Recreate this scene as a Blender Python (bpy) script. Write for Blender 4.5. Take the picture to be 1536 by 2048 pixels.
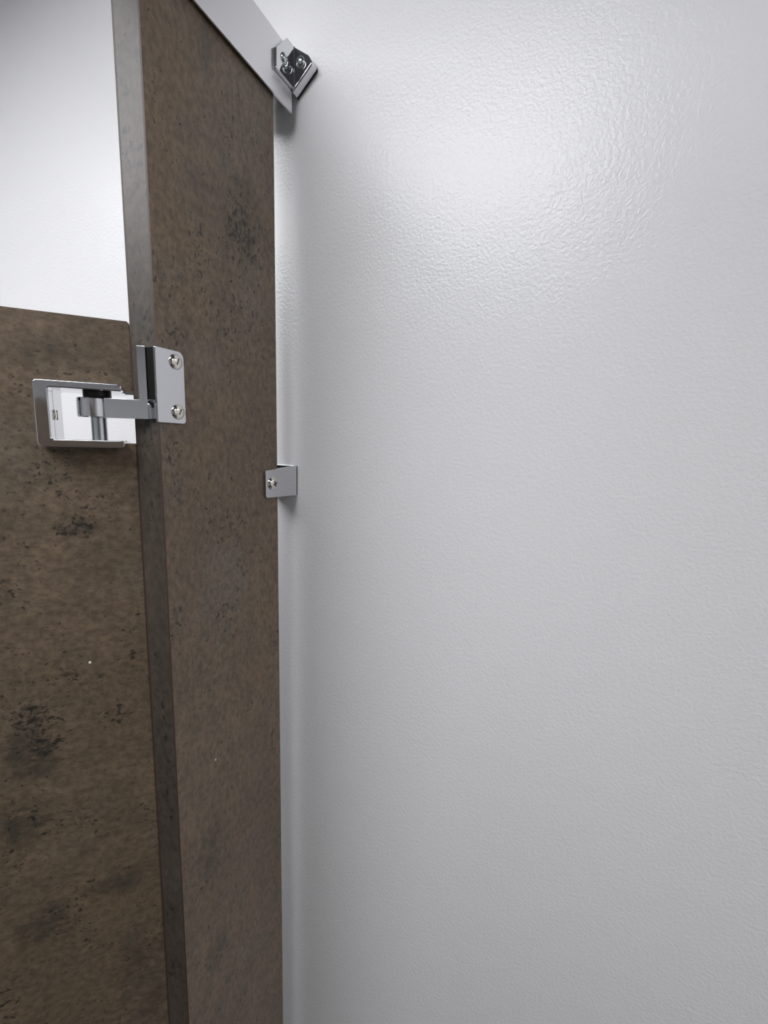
import bpy, bmesh, math
from mathutils import Vector, Matrix

# ------------------------------------------------------------------ clear
for o in list(bpy.data.objects):
    bpy.data.objects.remove(o, do_unlink=True)
SC = bpy.context.scene
COL = SC.collection

# ------------------------------------------------------------------ camera
F_PX = 873.4
YAW, PIT, ROLL = 0.41931, 0.14680, 0.02539
CAM = Vector((-0.44769, -0.32, 1.68))
fw = Vector((math.cos(YAW) * math.cos(PIT), math.sin(YAW) * math.cos(PIT), -math.sin(PIT)))
rt = Vector((math.sin(YAW), -math.cos(YAW), 0))
up = rt.cross(fw)
r2 = math.cos(ROLL) * rt + math.sin(ROLL) * up
u2 = -math.sin(ROLL) * rt + math.cos(ROLL) * up
cd = bpy.data.cameras.new('camera')
cd.sensor_fit = 'VERTICAL'
cd.sensor_height = 24.0
cd.lens = F_PX / 2048 * 24.0
cd.clip_start = 0.01
cam = bpy.data.objects.new('camera', cd)
COL.objects.link(cam)
cam.matrix_world = Matrix(((r2.x, u2.x, -fw.x, CAM.x), (r2.y, u2.y, -fw.y, CAM.y),
                           (r2.z, u2.z, -fw.z, CAM.z), (0, 0, 0, 1)))
SC.camera = cam

# ------------------------------------------------------------------ world and exposure
w = bpy.data.worlds.new('world')
SC.world = w
w.use_nodes = True
w.node_tree.nodes['Background'].inputs[0].default_value = (0.8, 0.85, 1.0, 1)
w.node_tree.nodes['Background'].inputs[1].default_value = 0.0
vs = SC.view_settings
vs.view_transform = 'Standard'
vs.look = 'None'
vs.exposure = 0.0
vs.gamma = 1.0
vs.use_curve_mapping = False

# ceiling troffer over the door, then an added unseen fill panel: (x0, x1, y0, y1, emission)
CEIL_Z = 2.40
PANELS = [(-1.11, -0.58, -0.30, 1.05, 12.2), (-0.75, -0.25, -2.4, -1.4, 11.5)]

# ------------------------------------------------------------------ helpers
def mat(name):
    m = bpy.data.materials.new(name)
    m.use_nodes = True
    return m, m.node_tree.nodes, m.node_tree.links, m.node_tree.nodes['Principled BSDF']

def obj(name, bm, m, parent=None):
    me = bpy.data.meshes.new(name)
    bmesh.ops.recalc_face_normals(bm, faces=bm.faces[:])
    bm.to_mesh(me)
    bm.free()
    for x in (m if isinstance(m, (list, tuple)) else [m]):
        me.materials.append(x)
    o = bpy.data.objects.new(name, me)
    COL.objects.link(o)
    if parent:
        o.parent = parent
    return o

def thing(name, label, cat, loc=(0, 0, 0), rz=0.0, group=None):
    o = bpy.data.objects.new(name, None)
    o.empty_display_size = 0.05
    COL.objects.link(o)
    o.location = loc
    o.rotation_euler = (0, 0, rz)
    o['label'] = label
    o['category'] = cat
    if group:
        o['group'] = group
    return o

def struct(name, bm, m):
    o = obj(name, bm, m)
    o['kind'] = 'structure'
    return o

def smooth(o, ang=35):
    for p in o.data.polygons:
        p.use_smooth = True
    bm = bmesh.new(); bm.from_mesh(o.data)
    for e in bm.edges:
        if len(e.link_faces) == 2 and e.calc_face_angle(0) > math.radians(ang):
            e.smooth = False
    bm.to_mesh(o.data); bm.free()
    md = o.modifiers.new('even_shading', 'WEIGHTED_NORMAL')
    md.weight = 100
    md.keep_sharp = True
    return o

def box(x0, x1, y0, y1, z0, z1, bev=0, seg=2, bm=None):
    b = bmesh.new()
    r = bmesh.ops.create_cube(b, size=1)
    for v in b.verts:
        v.co = Vector(((x0 + x1) / 2 + v.co.x * (x1 - x0), (y0 + y1) / 2 + v.co.y * (y1 - y0),
                       (z0 + z1) / 2 + v.co.z * (z1 - z0)))
    if bev:
        bmesh.ops.bevel(b, geom=b.edges[:], offset=bev, segments=seg, profile=0.5, affect='EDGES')
    return merge(bm, b)

def merge(bm, b):
    if bm is None:
        return b
    me = bpy.data.meshes.new('tmp'); b.to_mesh(me); b.free()
    bm.from_mesh(me); bpy.data.meshes.remove(me)
    return bm

def prism(pts, vec, bev=0, seg=2, bm=None):
    """closed polygon pts (3-D) pushed along vec; bev rounds its rim edges"""
    b = bmesh.new()
    f = b.faces.new([b.verts.new(p) for p in pts])
    r = bmesh.ops.extrude_face_region(b, geom=[f])
    bmesh.ops.translate(b, verts=[v for v in r['geom'] if isinstance(v, bmesh.types.BMVert)], vec=vec)
    bmesh.ops.recalc_face_normals(b, faces=b.faces[:])
    if bev:
        es = [e for e in b.edges if e.calc_face_angle(0) > math.radians(60)]
        bmesh.ops.bevel(b, geom=es, offset=bev, segments=seg, profile=0.5, affect='EDGES')
    return merge(bm, b)

def arc(cx, cy, r, a0, a1, n=6):
    return [(cx + r * math.cos(math.radians(a0 + (a1 - a0) * i / n)),
             cy + r * math.sin(math.radians(a0 + (a1 - a0) * i / n))) for i in range(n + 1)]

def round_poly(pts, rad, n=5):
    """2-D polygon, each corner i rounded by rad[i]"""
    out = []
    N = len(pts)
    for i in range(N):
        p = Vector(pts[i]); a = Vector(pts[i - 1]); b = Vector(pts[(i + 1) % N])
        r = rad[i]
        if r <= 0:
            out.append(tuple(p)); continue
        da = (a - p).normalized(); db = (b - p).normalized()
        half = da.angle(db) / 2
        t = r / math.tan(half)
        c = p + (da + db).normalized() * (r / math.sin(half))
        s = p + da * t; e = p + db * t
        a0 = math.atan2(s.y - c.y, s.x - c.x); a1 = math.atan2(e.y - c.y, e.x - c.x)
        while a1 - a0 > math.pi: a1 -= 2 * math.pi
        while a1 - a0 < -math.pi: a1 += 2 * math.pi
        for k in range(n + 1):
            q = a0 + (a1 - a0) * k / n
            out.append((c.x + r * math.cos(q), c.y + r * math.sin(q)))
    return out

def lathe(prof, axis='Z', seg=40, loc=(0, 0, 0), bm=None):
    """profile of (r, h) turned round an axis; r = 0 closes it"""
    b = bmesh.new()
    rings = []
    for r, h in prof:
        if r < 1e-7:
            rings.append([b.verts.new((0, 0, h))])
        else:
            rings.append([b.verts.new((r * math.cos(2 * math.pi * k / seg), r * math.sin(2 * math.pi * k / seg), h))
                          for k in range(seg)])
    for A, B in zip(rings[:-1], rings[1:]):
        for k in range(seg):
            k2 = (k + 1) % seg
            if len(A) == 1:
                b.faces.new((A[0], B[k], B[k2]))
            elif len(B) == 1:
                b.faces.new((A[k], A[k2], B[0]))
            else:
                b.faces.new((A[k], A[k2], B[k2], B[k]))
    if axis == '-Y':
        M = Matrix.Rotation(math.radians(90), 4, 'X')
    elif axis == '-X':
        M = Matrix.Rotation(math.radians(-90), 4, 'Y')
    else:
        M = Matrix.Identity(4)
    b.transform(Matrix.Translation(loc) @ M)
    return merge(bm, b)

# ------------------------------------------------------------------ materials
def wall_paint(name, col):
    m, N, L, P = mat(name)
    tc = N.new('ShaderNodeTexCoord')
    n1 = N.new('ShaderNodeTexNoise'); n1.inputs['Scale'].default_value = 290; n1.inputs['Detail'].default_value = 2.5
    n1.inputs['Roughness'].default_value = 0.45
    n1.inputs['Distortion'].default_value = 0.6
    L.new(tc.outputs['Object'], n1.inputs['Vector'])
    n2 = N.new('ShaderNodeTexNoise'); n2.inputs['Scale'].default_value = 38; n2.inputs['Detail'].default_value = 1
    L.new(tc.outputs['Object'], n2.inputs['Vector'])
    # sparse paint nibs
    vo = N.new('ShaderNodeTexVoronoi'); vo.inputs['Scale'].default_value = 22
    L.new(tc.outputs['Object'], vo.inputs['Vector'])
    nr = N.new('ShaderNodeMapRange'); nr.interpolation_type = 'SMOOTHSTEP'
    nr.inputs['From Min'].default_value = 0.045; nr.inputs['From Max'].default_value = 0.01
    L.new(vo.outputs['Distance'], nr.inputs['Value'])
    a = N.new('ShaderNodeMath'); a.operation = 'MULTIPLY_ADD'; a.inputs[1].default_value = 0.5
    L.new(n2.outputs['Fac'], a.inputs[0]); L.new(n1.outputs['Fac'], a.inputs[2])
    b = N.new('ShaderNodeMath'); b.operation = 'MULTIPLY_ADD'; b.inputs[1].default_value = 0.6
    L.new(nr.outputs['Result'], b.inputs[0]); L.new(a.outputs[0], b.inputs[2])
    bp = N.new('ShaderNodeBump'); bp.inputs['Strength'].default_value = 0.38; bp.inputs['Distance'].default_value = 0.0012
    L.new(b.outputs[0], bp.inputs['Height'])
    L.new(bp.outputs['Normal'], P.inputs['Normal'])
    P.inputs['Base Color'].default_value = (*col, 1)
    P.inputs['Roughness'].default_value = 0.30
    return m

def plain(name, col, rough, metal=0.0, spec=0.5):
    m, N, L, P = mat(name)
    P.inputs['Base Color'].default_value = (*col, 1)
    P.inputs['Roughness'].default_value = rough
    P.inputs['Metallic'].default_value = metal
    P.inputs['Specular IOR Level'].default_value = spec
    return m

def metal(name, col, rough, var=0.03, scale=60):
    """polished metal with faint wipe marks in its gloss"""
    m, N, L, P = mat(name)
    P.inputs['Base Color'].default_value = (*col, 1)
    P.inputs['Metallic'].default_value = 1
    tc = N.new('ShaderNodeTexCoord')
    n = N.new('ShaderNodeTexNoise'); n.inputs['Scale'].default_value = scale; n.inputs['Detail'].default_value = 3
    L.new(tc.outputs['Object'], n.inputs['Vector'])
    r = N.new('ShaderNodeMapRange')
    r.inputs['To Min'].default_value = max(0.01, rough - var); r.inputs['To Max'].default_value = rough + var
    L.new(n.outputs['Fac'], r.inputs['Value'])
    L.new(r.outputs['Result'], P.inputs['Roughness'])
    return m

def laminate(name, clusters, stains, seed, stretch=(1, 1, 1), gloss=0.44, tone=0.08, tint=(1.06, 0.96, 0.82)):
    """brown-grey mottled stone-look laminate. clusters / stains: (u, z, ru, rz, strength) in object space
    (u is the object's own x, z its height)"""
    m, N, L, P = mat(name)
    tc = N.new('ShaderNodeTexCoord')
    def noise(scale, detail, rough, st=(1, 1, 1), off=0.0, dist=0.0):
        mp = N.new('ShaderNodeMapping'); mp.inputs['Scale'].default_value = st
        mp.inputs['Location'].default_value = (seed + off, seed * 0.7 - off, seed * 1.3 + off)
        L.new(tc.outputs['Object'], mp.inputs['Vector'])
        n = N.new('ShaderNodeTexNoise'); n.inputs['Scale'].default_value = scale
        n.inputs['Detail'].default_value = detail; n.inputs['Roughness'].default_value = rough
        n.inputs['Distortion'].default_value = dist
        L.new(mp.outputs['Vector'], n.inputs['Vector'])
        return n.outputs['Fac']
    def mrange(v, a, b, c=0.0, d=1.0):
        r = N.new('ShaderNodeMapRange'); r.interpolation_type = 'SMOOTHSTEP'
        r.inputs['From Min'].default_value = a; r.inputs['From Max'].default_value = b
        r.inputs['To Min'].default_value = c; r.inputs['To Max'].default_value = d
        L.new(v, r.inputs['Value'])
        return r.outputs['Result']
    def math2(op, a, b):
        n = N.new('ShaderNodeMath'); n.operation = op
        for i, x in enumerate((a, b)):
            if isinstance(x, (int, float)): n.inputs[i].default_value = x
            else: L.new(x, n.inputs[i])
        return n.outputs[0]
    def mix(f, a, b):
        n = N.new('ShaderNodeMix'); n.data_type = 'RGBA'
        if isinstance(f, (int, float)): n.inputs[0].default_value = f
        else: L.new(f, n.inputs[0])
        for i, x in ((6, a), (7, b)):
            if isinstance(x, tuple): n.inputs[i].default_value = (*x, 1)
            else: L.new(x, n.inputs[i])
        return n.outputs[2]
    def blobs(lst):
        tot = None
        wob = noise(40, 3, 0.6, off=7.3)
        for (u, z, ru, rz, s) in lst:
            mp = N.new('ShaderNodeMapping'); mp.vector_type = 'TEXTURE'
            mp.inputs['Location'].default_value = (u, 0, z)
            mp.inputs['Scale'].default_value = (ru, 50.0, rz)
            L.new(tc.outputs['Object'], mp.inputs['Vector'])
            ln = N.new('ShaderNodeVectorMath'); ln.operation = 'LENGTH'
            L.new(mp.outputs['Vector'], ln.inputs[0])
            dd = math2('ADD', ln.outputs['Value'], math2('MULTIPLY', math2('SUBTRACT', wob, 0.5), 1.6))
            v = mrange(dd, 1.15, 0.15, 0.0, s)
            tot = v if tot is None else math2('MAXIMUM', tot, v)
        return tot
    big = noise(7, 4, 0.6)
    mid = noise(34, 6, 0.72, stretch, 3.1)
    fine = noise(160, 4, 0.7, stretch, 5.7)
    warm = mix(mrange(big, 0.35, 0.65), (0.150, 0.118, 0.087), (0.205, 0.166, 0.126))
    c = mix(mrange(mid, 0.30, 0.72), (0.110, 0.092, 0.072), warm)
    hue = noise(13, 3, 0.55, off=9.9)
    c = mix(mrange(hue, 0.54, 0.72, 0, 0.55), c, (0.150, 0.150, 0.134))      # cool grey clouds
    c = mix(mrange(hue, 0.44, 0.28, 0, 0.45), c, (0.175, 0.130, 0.078))      # ochre clouds
    c = mix(mrange(fine, 0.30, 0.70, 0.0, 1.0), mix(0.38, c, (0.02, 0.018, 0.015)), mix(0.15, c, (0.36, 0.32, 0.27)))
    # soft stains
    if stains:
        st = blobs(stains)
        c = mix(math2('MULTIPLY', st, mrange(noise(60, 5, 0.75, stretch, 2.2), 0.32, 0.60)), c, (0.037, 0.039, 0.034))
    # pits: dark specks of two sizes, denser inside the clusters
    cl = blobs(clusters)
    bgm = mrange(noise(14, 3, 0.6, off=4.4), 0.42, 0.72, 0.0, 0.62)
    dens = math2('MAXIMUM', cl, bgm)
    for sc, base, gain, amt, off in ((330, 0.69, 0.160, 0.66, 1.7), (185, 0.705, 0.175, 0.86, 6.1), (95, 0.735, 0.14, 0.5, 8.3)):
        sp = noise(sc, 1.5, 0.5, stretch, off, 0.3)
        thr = math2('SUBTRACT', base, math2('MULTIPLY', dens, gain))
        k = mrange(math2('SUBTRACT', sp, thr), -0.015, 0.06, 0.0, amt)
        c = mix(k, c, (0.020, 0.020, 0.018))
    c = mix(tone, c, (0.0, 0.0, 0.0))
    tn = N.new('ShaderNodeMix'); tn.data_type = 'RGBA'; tn.blend_type = 'MULTIPLY'; tn.inputs[0].default_value = 1.0
    L.new(c, tn.inputs[6]); tn.inputs[7].default_value = (*tint, 1)
    c = tn.outputs[2]
    L.new(c, P.inputs['Base Color'])
    P.inputs['Roughness'].default_value = gloss
    bp = N.new('ShaderNodeBump'); bp.inputs['Strength'].default_value = 0.12; bp.inputs['Distance'].default_value = 0.0006
    L.new(fine, bp.inputs['Height']); L.new(bp.outputs['Normal'], P.inputs['Normal'])
    return m

PAINT = wall_paint('white_semigloss_paint', (0.80, 0.80, 0.81))
CEILM = plain('ceiling_grey', (0.16, 0.16, 0.165), 0.8)
TRIMM = plain('light_frame_white', (0.75, 0.75, 0.75), 0.5)
FLOORM, _N, _L, _P = mat('floor_tile')
_t = _N.new('ShaderNodeTexBrick')
_t.inputs['Color1'].default_value = (0.085, 0.08, 0.078, 1); _t.inputs['Color2'].default_value = (0.07, 0.068, 0.066, 1)
_t.inputs['Mortar'].default_value = (0.10, 0.10, 0.10, 1); _t.inputs['Scale'].default_value = 2.0
_t.offset = 0.0; _t.inputs['Brick Width'].default_value = 0.6; _t.inputs['Row Height'].default_value = 0.6
_t.inputs['Mortar Size'].default_value = 0.008
_c = _N.new('ShaderNodeTexCoord'); _L.new(_c.outputs['Object'], _t.inputs['Vector'])
_L.new(_t.outputs['Color'], _P.inputs['Base Color']); _P.inputs['Roughness'].default_value = 0.45

PIL_LAM = laminate('pilaster_laminate',
    [(-0.086, 1.885, 0.035, 0.050, 1.0), (-0.140, 1.845, 0.018, 0.040, 0.6), (-0.168, 1.773, 0.014, 0.022, 0.75),
     (-0.177, 1.674, 0.012, 0.018, 0.8), (-0.155, 1.635, 0.020, 0.022, 0.45), (-0.051, 1.319, 0.010, 0.035, 0.7),
     (-0.110, 1.790, 0.035, 0.025, 0.45), (-0.090, 1.10, 0.02, 0.03, 0.5)],
    [(-0.154, 1.266, 0.016, 0.040, 0.8), (-0.086, 1.895, 0.040, 0.055, 0.5), (-0.165, 1.760, 0.014, 0.020, 0.5),
     (-0.130, 2.02, 0.020, 0.05, 0.45), (-0.152, 1.134, 0.02, 0.03, 0.4)], 3.0, (1.25, 1, 0.8), tone=0.0, tint=(1.12, 0.98, 0.84))
EDGE_LAM = laminate('dark_edge_band', [(-0.2, 1.9, 0.03, 0.03, 0.4)], [], 5.0, (1, 1, 0.7), gloss=0.5, tone=0.62, tint=(1.0, 0.95, 0.91))
DOOR_LAM = laminate('door_laminate',
    [(0.048, 1.607, 0.018, 0.016, 0.95), (0.090, 1.440, 0.030, 0.026, 1.0), (0.026, 1.430, 0.022, 0.020, 0.8),
     (0.0154, 1.486, 0.020, 0.010, 0.7), (0.080, 1.415, 0.022, 0.018, 1.0), (0.050, 1.72, 0.05, 0.04, 0.45),
     (0.103, 1.555, 0.025, 0.014, 0.5), (0.085, 1.60, 0.02, 0.02, 0.45)],
    [(0.0956, 1.4136, 0.030, 0.040, 0.75), (0.1035, 1.345, 0.030, 0.030, 0.8), (0.094, 1.235, 0.030, 0.030, 0.8),
     (0.035, 1.255, 0.035, 0.020, 0.7), (0.020, 1.150, 0.03, 0.05, 0.7), (0.048, 1.607, 0.018, 0.014, 0.6),
     (0.06, 1.745, 0.030, 0.012, 0.5), (0.015, 1.10, 0.03, 0.04, 0.6)], 11.0, (0.85, 1, 1.2), tone=0.13, tint=(1.08, 0.955, 0.81))
CORE = plain('red_brown_core', (0.050, 0.026, 0.021), 0.6)
CHROME = metal('polished_chrome', (0.68, 0.685, 0.71), 0.07, 0.02)
SATIN = metal('satin_aluminium', (0.74, 0.73, 0.75), 0.30, 0.04)
STEEL = metal('zinc_steel', (0.56, 0.60, 0.62), 0.24, 0.05)
NICKEL = metal('polished_nickel_screw', (0.80, 0.76, 0.70), 0.10, 0.02)
RUBBER = plain('black_nylon', (0.008, 0.0075, 0.008), 0.35, 0.0, 0.15)
SLOT = plain('dark_recess', (0.03, 0.028, 0.026), 0.5)
DRIVE = plain('screw_drive_recess', (0.16, 0.15, 0.14), 0.35, 1.0)
SPECK = plain('white_paint_fleck', (0.75, 0.75, 0.74), 0.5)

def emis(name, strength):
    m, N, L, P = mat(name)
    P.inputs['Base Color'].default_value = (0.8, 0.8, 0.8, 1)
    P.inputs['Emission Color'].default_value = (0.965, 0.972, 1.0, 1)
    P.inputs['Emission Strength'].default_value = strength
    return m

# ------------------------------------------------------------------ the room
XW, YB, YF = -2.6, 2.0, -3.0
struct('wall_right', box(0, 0.1, YF - 0.1, YB + 0.1, 0, CEIL_Z), PAINT)
struct('wall_back', box(XW, 0, YB, YB + 0.1, 0, CEIL_Z), PAINT)
struct('wall_front', box(XW, 0, YF - 0.1, YF, 0, CEIL_Z), PAINT)
struct('wall_left', box(XW - 0.1, XW, YF - 0.1, YB + 0.1, 0, CEIL_Z), PAINT)
struct('floor', box(XW - 0.1, 0.1, YF - 0.1, YB + 0.1, -0.1, 0), FLOORM)
struct('ceiling', box(XW - 0.1, 0.1, YF - 0.1, YB + 0.1, CEIL_Z, CEIL_Z + 0.1), CEILM)

# ceiling troffer and the added fill panel (above the frame)
where = ['flat white ceiling light panel above the open stall door', 'unseen flat white fill panel added above the stall interior']
for i, (x0, x1, y0, y1, e) in enumerate(PANELS):
    t = thing('ceiling_light', where[i], 'light', ((x0 + x1) / 2, (y0 + y1) / 2, CEIL_Z), 0, 'ceiling light panels')
    hx, hy = (x1 - x0) / 2, (y1 - y0) / 2
    fr = None
    for a in ((-hx - .02, -hx, -hy - .02, hy + .02), (hx, hx + .02, -hy - .02, hy + .02),
              (-hx, hx, -hy - .02, -hy), (-hx, hx, hy, hy + .02)):
        fr = box(a[0], a[1], a[2], a[3], -0.02, 0.0, bm=fr)
    obj('frame', fr, TRIMM, t)
    obj('diffuser', box(-hx, hx, -hy, hy, -0.014, -0.002), emis('lit_diffuser', e), t)

# ------------------------------------------------------------------ pilaster
XL, XR, TH = -0.18879, -0.03612, 0.0300
Z_TOP = 2.078
pil = thing('pilaster', 'narrow brown stone-look laminate pilaster standing beside the white wall', 'partition panel', (0, 0, 0))

def lam_face(name, x0, x1, y0, y1, z0, z1, facemat, parent, front):
    b = box(x0, x1, y0, y1, z0, z1)
    b.normal_update()
    for f in b.faces:
        f.material_index = 0 if abs(f.normal.y) > 0.9 else 1
    return obj(name, b, [facemat, CORE], parent)

LT = 0.0020
lam_face('face_laminate', XL, XR, 0.0, LT, 0.02, Z_TOP, PIL_LAM, pil, 1)
lam_face('face_laminate', XL, XR, TH - LT, TH, 0.02, Z_TOP, PIL_LAM, pil, 0)
obj('core', box(XL + LT, XR - LT, LT, TH - LT, 0.02, Z_TOP), CORE, pil)
obj('edge_band', box(XL, XL + LT, LT, TH - LT, 0.02, Z_TOP), EDGE_LAM, pil)
obj('edge_band', box(XR - LT, XR, LT, TH - LT, 0.02, Z_TOP), EDGE_LAM, pil)
obj('floor_shoe', box(XL - 0.004, XR + 0.004, -0.004, TH + 0.004, 0.0, 0.10, 0.001), SATIN, pil)
f1 = lathe([(0, 0.0004), (0.0007, 0.0002), (0.0009, 0)], '-Y', 10, (-0.142, 0.0, 1.3555))
obj('paint_speck', f1, SPECK, pil)

# ------------------------------------------------------------------ unseen divider added left of the frame to cut bounced light
div = thing('added_divider', 'wide brown laminate divider panel, unseen, added to darken the stall side', 'partition panel', (-1.08, -1.25, 0))
obj('face_laminate', box(0.0115, 0.0127, -0.80, 0.80, 0.30, 1.78), DOOR_LAM, div)
obj('face_laminate', box(-0.0127, -0.0115, -0.80, 0.80, 0.30, 1.78), DOOR_LAM, div)
obj('core', box(-0.0115, 0.0115, -0.80, 0.80, 0.30, 1.78), CORE, div)
for yy in (-0.7, 0.7):
    obj('foot', box(-0.02, 0.02, yy - 0.03, yy + 0.03, 0.0, 0.31, 0.003), SATIN, div)

# ------------------------------------------------------------------ headrail
ZHB, ZHT = 2.03277, 2.0902
RY0, RY1 = -0.005, TH + 0.006
RT = 0.0022
rail = None
prof = [(RY0, ZHB), (RY0, ZHT), (RY1, ZHT), (RY1, ZHB), (RY1 - RT, ZHB), (RY1 - RT, ZHT - RT - 0.004),
        (RY0 + RT, ZHT - RT - 0.004), (RY0 + RT, ZHB)]
b = prism([(-1.10, y, z) for y, z in prof], (1.10 - 0.0106, 0, 0), 0.0005, 2)
hr = obj('headrail', b, SATIN)
hr['label'] = 'satin aluminium headrail channel capping the brown pilaster'
hr['category'] = 'rail'

# ------------------------------------------------------------------ stall door
DAZ = 2.41554
DC = Vector((-0.18779, 0.0318, 0))
ux = Vector((math.cos(DAZ), math.sin(DAZ), 0))
# local frame: x along the door away from the hinge edge, y out of the stall-side face (towards the room's inside), z up
door = thing('stall_door', 'open brown stone-look stall door hinged beside the pilaster', 'door', DC, DAZ)
DT, DW, DZ0, DZ1 = 0.0255, 0.62, 0.30, 1.7771
NZ0, NZ1, NU = 1.6778, 1.7208, 0.0590
outline = []
R = 0.0015
outline += [(0.0, DZ0), (DW, DZ0), (DW, DZ1)]
outline += arc(R, DZ1 - R, R, 90, 180, 6)
outline += [(0.0, NZ1), (NU, NZ1), (NU, NZ0), (0.0, NZ0)]
# local +y is on the stall side (rotating +y by DAZ gives (-sin, cos) -> away), so the stall-side face is y = 0 and the slab lies at y > 0 or < 0
nrm = Vector((-math.sin(DAZ), math.cos(DAZ), 0))
SGN = 1.0 if nrm.dot(CAM - DC) > 0 else -1.0      # side of the door that faces the stall

def door_slab(name, ya, yb, mats, ins=0.0, facing=None):
    b = prism([(u, ya * SGN, z) for u, z in outline], (0, (yb - ya) * SGN, 0))
    b.normal_update()
    if facing:
        for f in b.faces:
            f.material_index = 0 if abs(f.normal.y) > 0.9 else 1
    return obj(name, b, mats, door)
door_slab('face_laminate', 0.0, -LT, [DOOR_LAM, CORE], facing=True)
door_slab('core', -LT, -(DT - LT), CORE)
door_slab('face_laminate', -(DT - LT), -DT, [DOOR_LAM, CORE], facing=True)
# edge bands along the hinge edge and the top
for (z0, z1) in ((DZ0, NZ0), (NZ1, DZ1 - R)):
    ya, yb = sorted((-0.0006 * SGN, -(DT - 0.0006) * SGN))
    obj('edge_band', box(-0.0008, 0.0, ya, yb, z0, z1), DOOR_LAM, door)
ya, yb = sorted((-0.0006 * SGN, -(DT - 0.0006) * SGN))
obj('edge_band', box(R, DW, ya, yb, DZ1, DZ1 + 0.0008), DOOR_LAM, door)
sp = lathe([(0, 0.0004), (0.0010, 0.0002), (0.0012, 0)], '-Y', 10, (0, 0, 0))
if SGN > 0:
    sp.transform(Matrix.Rotation(math.pi, 4, 'Z'))
sp.transform(Matrix.Translation((0.0453, 0, 1.4852)))
obj('paint_speck', sp, SPECK, door)

# ------------------------------------------------------------------ hinge
hinge = thing('door_hinge', 'polished chrome pivot hinge joining the stall door to the pilaster', 'hinge', (0, 0, 0))
# plate on the pilaster face
KZ0, KZ1 = 1.6957, 1.7555
PT = 0.0032
pl = round_poly([(-0.1925, KZ0), (-0.1648, KZ0), (-0.1648, KZ1), (-0.1925, KZ1)], [0.0008, 0.003, 0.0055, 0.001])
# the bent sheet: plate -> bend -> flange on the pilaster's edge, one profile seen from above
def strip(path, th, z0, z1, bev=0.0006, bm=None):
    """sheet of thickness th along a plan polyline (right-hand side offset)"""
    pts = [Vector(p) for p in path]
    off = []
    for i, p in enumerate(pts):
        d = Vector((0, 0))
        if i > 0: d += (pts[i] - pts[i - 1]).normalized()
        if i < len(pts) - 1: d += (pts[i + 1] - pts[i]).normalized()
        d.normalize()
        n = Vector((d.y, -d.x))
        k = 1.0
        if 0 < i < len(pts) - 1:
            k = 1.0 / max(0.5, n.dot(Vector(((pts[i + 1] - pts[i]).normalized().y, -(pts[i + 1] - pts[i]).normalized().x))))
        off.append(p + n * th * k)
    poly = [(p.x, p.y, z0) for p in pts] + [(p.x, p.y, z0) for p in reversed(off)]
    return prism(poly, (0, 0, z1 - z0), bev, 2, bm=bm)

o = obj('face_plate', prism([(x, -0.0002, z) for x, z in pl], (0, -PT + 0.0002, 0), 0.0008, 2), CHROME, hinge)
smooth(o)
# black strip between the plate and the arm's upright tab
o = obj('black_strip', box(XL - 0.0022, XL - 0.0002, -0.0004, 0.0100, 1.7140, 1.7555, 0.0005, 2), RUBBER, hinge)
smooth(o)
# arm from the corner back to the pin
PIN = Vector((DC + ux * 0.0256 + Vector((-math.sin(DAZ), math.cos(DAZ), 0)) * 0.002)[:2])
KNU = Vector((DC + ux * 0.0283 + Vector((-math.sin(DAZ), math.cos(DAZ), 0)) * 0.002)[:2])
BR = 0.0120
AZ0, AZ1 = 1.6982, 1.7138
A0 = Vector((XL - 0.0030, -PT + 0.0006))
cam2 = Vector((CAM.x, CAM.y))
tc_ = (cam2 - KNU).normalized()
T = KNU + BR * (math.cos(math.radians(34)) * tc_ + math.sin(math.radians(34)) * Vector((-tc_.y, tc_.x)))
B0 = Vector((XL - 0.0030, 0.0092))
away1 = Vector((1, 0))
sil = [(A0.y, AZ0), (B0.y + 0.0006, AZ0), (B0.y + 0.0006, AZ1), (A0.y, AZ1)]
o = smooth(obj('arm_bend', prism([(XL - 0.0030, y, z) for y, z in sil], (0.0027, 0, 0), 0.0005, 2), CHROME, hinge))
adir = (T - B0).normalized()
away = Vector((-adir.y, adir.x))
if away.dot(cam2 - B0) > 0:
    away = -away
TAB0, TAB1, TABZ = 0.0, 0.0066, 1.7562
ln = (T - B0).length
sil = [(0, AZ0), (ln, AZ0), (ln, AZ1), (TAB1, AZ1), (TAB1, TABZ), (TAB0, TABZ)]
o = smooth(obj('hinge_arm', prism([(B0.x + adir.x * q, B0.y + adir.y * q, z) for q, z in sil],
                                  (away.x * 0.0030, away.y * 0.0030, 0), 0.0003, 2), CHROME, hinge))
# the knuckle turned round the pin
kn = lathe([(0.0020, AZ0), (BR - 0.0007, AZ0), (BR, AZ0 + 0.0007), (BR, AZ1 - 0.0007), (BR - 0.0007, AZ1), (0.0020, AZ1), (0.0020, AZ0)],
           'Z', 48, (KNU.x, KNU.y, 0))
o = smooth(obj('knuckle', kn, CHROME, hinge))
# pin and bushing
o = smooth(obj('pin', lathe([(0, 1.679), (0.0057, 1.679), (0.0057, 1.7200), (0, 1.7200)], 'Z', 36, (PIN.x, PIN.y, 0)), STEEL, hinge))
o = smooth(obj('bushing', lathe([(0.0058, 1.7138), (0.0088, 1.7138), (0.0100, 1.7150), (0.0100, 1.7194), (0.0058, 1.7194), (0.0058, 1.7138)],
                                'Z', 40, (PIN.x, PIN.y, 0)), RUBBER, hinge))

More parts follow.
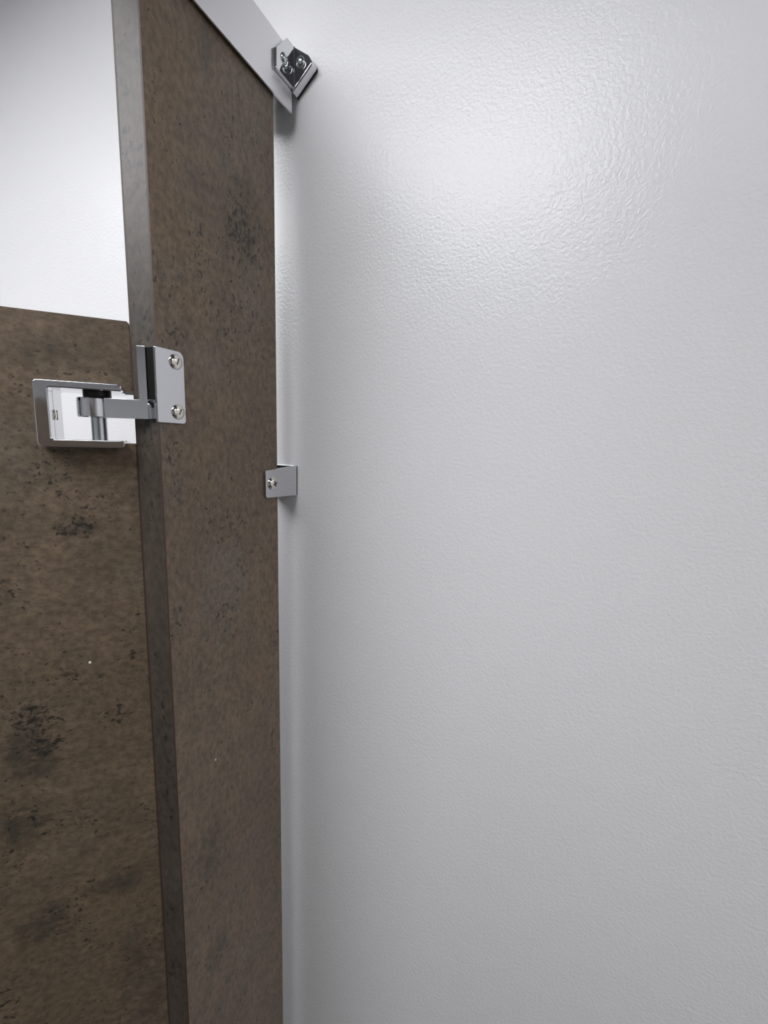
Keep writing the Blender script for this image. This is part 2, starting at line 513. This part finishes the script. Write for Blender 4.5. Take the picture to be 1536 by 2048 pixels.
# U-shaped bracket in the door's notch, built in the door's frame
dM = Matrix.Translation(DC) @ Matrix.Rotation(DAZ, 4, 'Z')
UF, UB = 0.014, -0.0270
uo0, uo1, zo0, zo1 = 0.0066, 0.0658, 1.6738, 1.7252
ui, zi0, zi1 = 0.0563, 1.6800, 1.7195
def u_shape(a0, a1, z0, z1, ia, iz0, iz1, r_end, r_out):
    pts = [(a0, z0), (a1, z0), (a1, z1), (a0, z1), (a0, iz1), (ia, iz1), (ia, iz0), (a0, iz0)]
    return round_poly(pts, [r_end, r_out, r_out, r_end, r_end * .6, 0.0018, 0.0018, r_end * .6], 4)
b = prism([(u, 0.0004 * SGN, z) for u, z in u_shape(uo0, uo1, zo0, zo1, ui, zi0, zi1, 0.0030, 0.0035)], (0, (UF - 0.0004) * SGN, 0), 0.0010, 3)
b.transform(dM)
smooth(obj('door_bracket', b, CHROME, hinge))
b = prism([(u, 0.0004 * SGN, z) for u, z in u_shape(0.0066, NU - 0.0001, NZ0 + 0.0001, NZ1 - 0.0001, ui, zi0, zi1, 0.0, 0.0)],
          (0, (UB - 0.0004) * SGN, 0))
b.transform(dM)
smooth(obj('bracket_sleeve', b, CHROME, hinge))
# slotted screw in the back leg of the bracket
b = lathe([(0, 0.0016), (0.0030, 0.0014), (0.0046, 0.0004), (0.0048, 0)], '-X', 28, (0, 0, 0))
b.transform(Matrix.Translation((ui, -0.0026 * SGN, 1.6992)))
b.transform(dM)
s1 = smooth(obj('screw', b, NICKEL, hinge))
b = box(ui - 0.00175, ui - 0.0009, -0.0031, -0.0021, 1.6955, 1.7029)
b.transform(Matrix.Translation((0, 0, 0)))
if SGN > 0:
    pass
else:
    b.transform(Matrix.Scale(-1, 4, (0, 1, 0)))
b.transform(dM)
obj('screw_slot', b, SLOT, s1)

def dome_screw(x, y, z, r, h, parent, m, axis='-Y', slot=45, cross=False, tilt=0):
    pr = [(r * math.cos(a), h * math.sin(a)) for a in [i * math.pi / 2 / 8 for i in range(9)]]
    pr[-1] = (0, h)
    pr = [(r, -0.0004)] + pr
    b = lathe(pr, axis, 32, (x, y, z))
    s = smooth(obj('screw', b, m, parent), 60)
    # drive recess
    n = 2 if cross else 1
    k = None
    for i in range(n):
        q = box(-r * .42, r * .42, -r * .075, r * .075, -0.0002, 0.00035)
        q.transform(Matrix.Rotation(math.radians(slot + 90 * i), 4, 'Z'))
        k = merge(k, q) if k else q
    k.transform(Matrix.Translation((0, 0, h * 0.97)))
    M = Matrix.Rotation(math.radians(90), 4, 'X') if axis == '-Y' else Matrix.Rotation(math.radians(-90), 4, 'Y')
    k.transform(Matrix.Translation((x, y, z)) @ M)
    obj('screw_recess', k, SLOT if cross else DRIVE, s)
    return s
dome_screw(-0.1735, -PT, 1.7464, 0.0064, 0.0030, hinge, NICKEL, slot=70)
dome_screw(-0.1732, -PT, 1.7053, 0.0064, 0.0030, hinge, NICKEL, slot=60)

# ------------------------------------------------------------------ wall clip half way down
clip = thing('wall_clip', 'small chrome stirrup clip fixing the pilaster edge to the white wall', 'bracket', (0, 0, 1.637))
clip.location = (0, 0, 0)
ear = round_poly([(-0.0600, 1.6208), (-0.0006, 1.6186), (-0.0006, 1.6556), (-0.0600, 1.6515)], [0.003, 0.001, 0.001, 0.002])
smooth(obj('ear', prism([(x, -0.0002, z) for x, z in ear], (0, -0.0030, 0), 0.0008, 2), CHROME, clip))
smooth(obj('ear', prism([(x, TH + 0.0002, z) for x, z in ear], (0, 0.0030, 0), 0.0008, 2), CHROME, clip))
smooth(obj('wall_flange', box(-0.0036, -0.0004, -0.0032, TH + 0.0032, 1.6186, 1.6556, 0.0008, 2), CHROME, clip))
dome_screw(-0.0490, -0.0032, 1.6364, 0.0076, 0.0042, clip, NICKEL, slot=20, cross=True)

# ------------------------------------------------------------------ headrail end bracket
hb = thing('corner_bracket', 'faceted chrome corner bracket fixing the headrail end to the wall', 'bracket', (0, 0, 0))
YB_ = -0.0085
XC = -0.0116
leg = [(XC, 2.0548), (XC, 2.0945), (-0.0228, 2.0940), (-0.0410, 2.0727), (-0.0413, 2.0540)]
leg = round_poly(leg, [0.0002, 0.0002, 0.0012, 0.0012, 0.0012], 3)
smooth(obj('rail_leg', prism([(x, RY0 - 0.0002, z) for x, z in leg], (0, YB_ - RY0 + 0.0002, 0), 0.0006, 2), CHROME, hb))
leg = [(YB_ + 0.0030, 2.0520), (YB_ + 0.0030, 2.0945), (YB_, 2.0945), (-0.0262, 2.0818), (-0.0318, 2.0728)]
leg = round_poly(leg, [0, 0, 0, 0.0030, 0.0030], 4)
smooth(obj('wall_leg', prism([(XC + 0.0100, y, z) for y, z in leg], (-0.0100, 0, 0), 0.0016, 3), CHROME, hb))
fl = [(XC + 0.0004, YB_ + 0.0004), (XC - 0.0008, YB_ + 0.0004)] + arc(XC - 0.0008, YB_ - 0.0008, 0.0008, 90, 0, 5) + [(XC + 0.0004, YB_ - 0.0008)]
smooth(obj('bend', prism([(x, y, 2.0552) for x, y in fl], (0, 0, 0.0388)), CHROME, hb))
smooth(obj('shadow_backing', prism([(-0.0005, y, z) for y, z in leg], (-0.0012, 0, 0)), SLOT, hb))  # dark sheet standing in for the bracket's shadow on the wall
dome_screw(-0.0285, YB_, 2.0710, 0.0050, 0.0032, hb, STEEL, slot=30)
dome_screw(XC, -0.0172, 2.0768, 0.0055, 0.0046, hb, STEEL, axis='-X', slot=30)
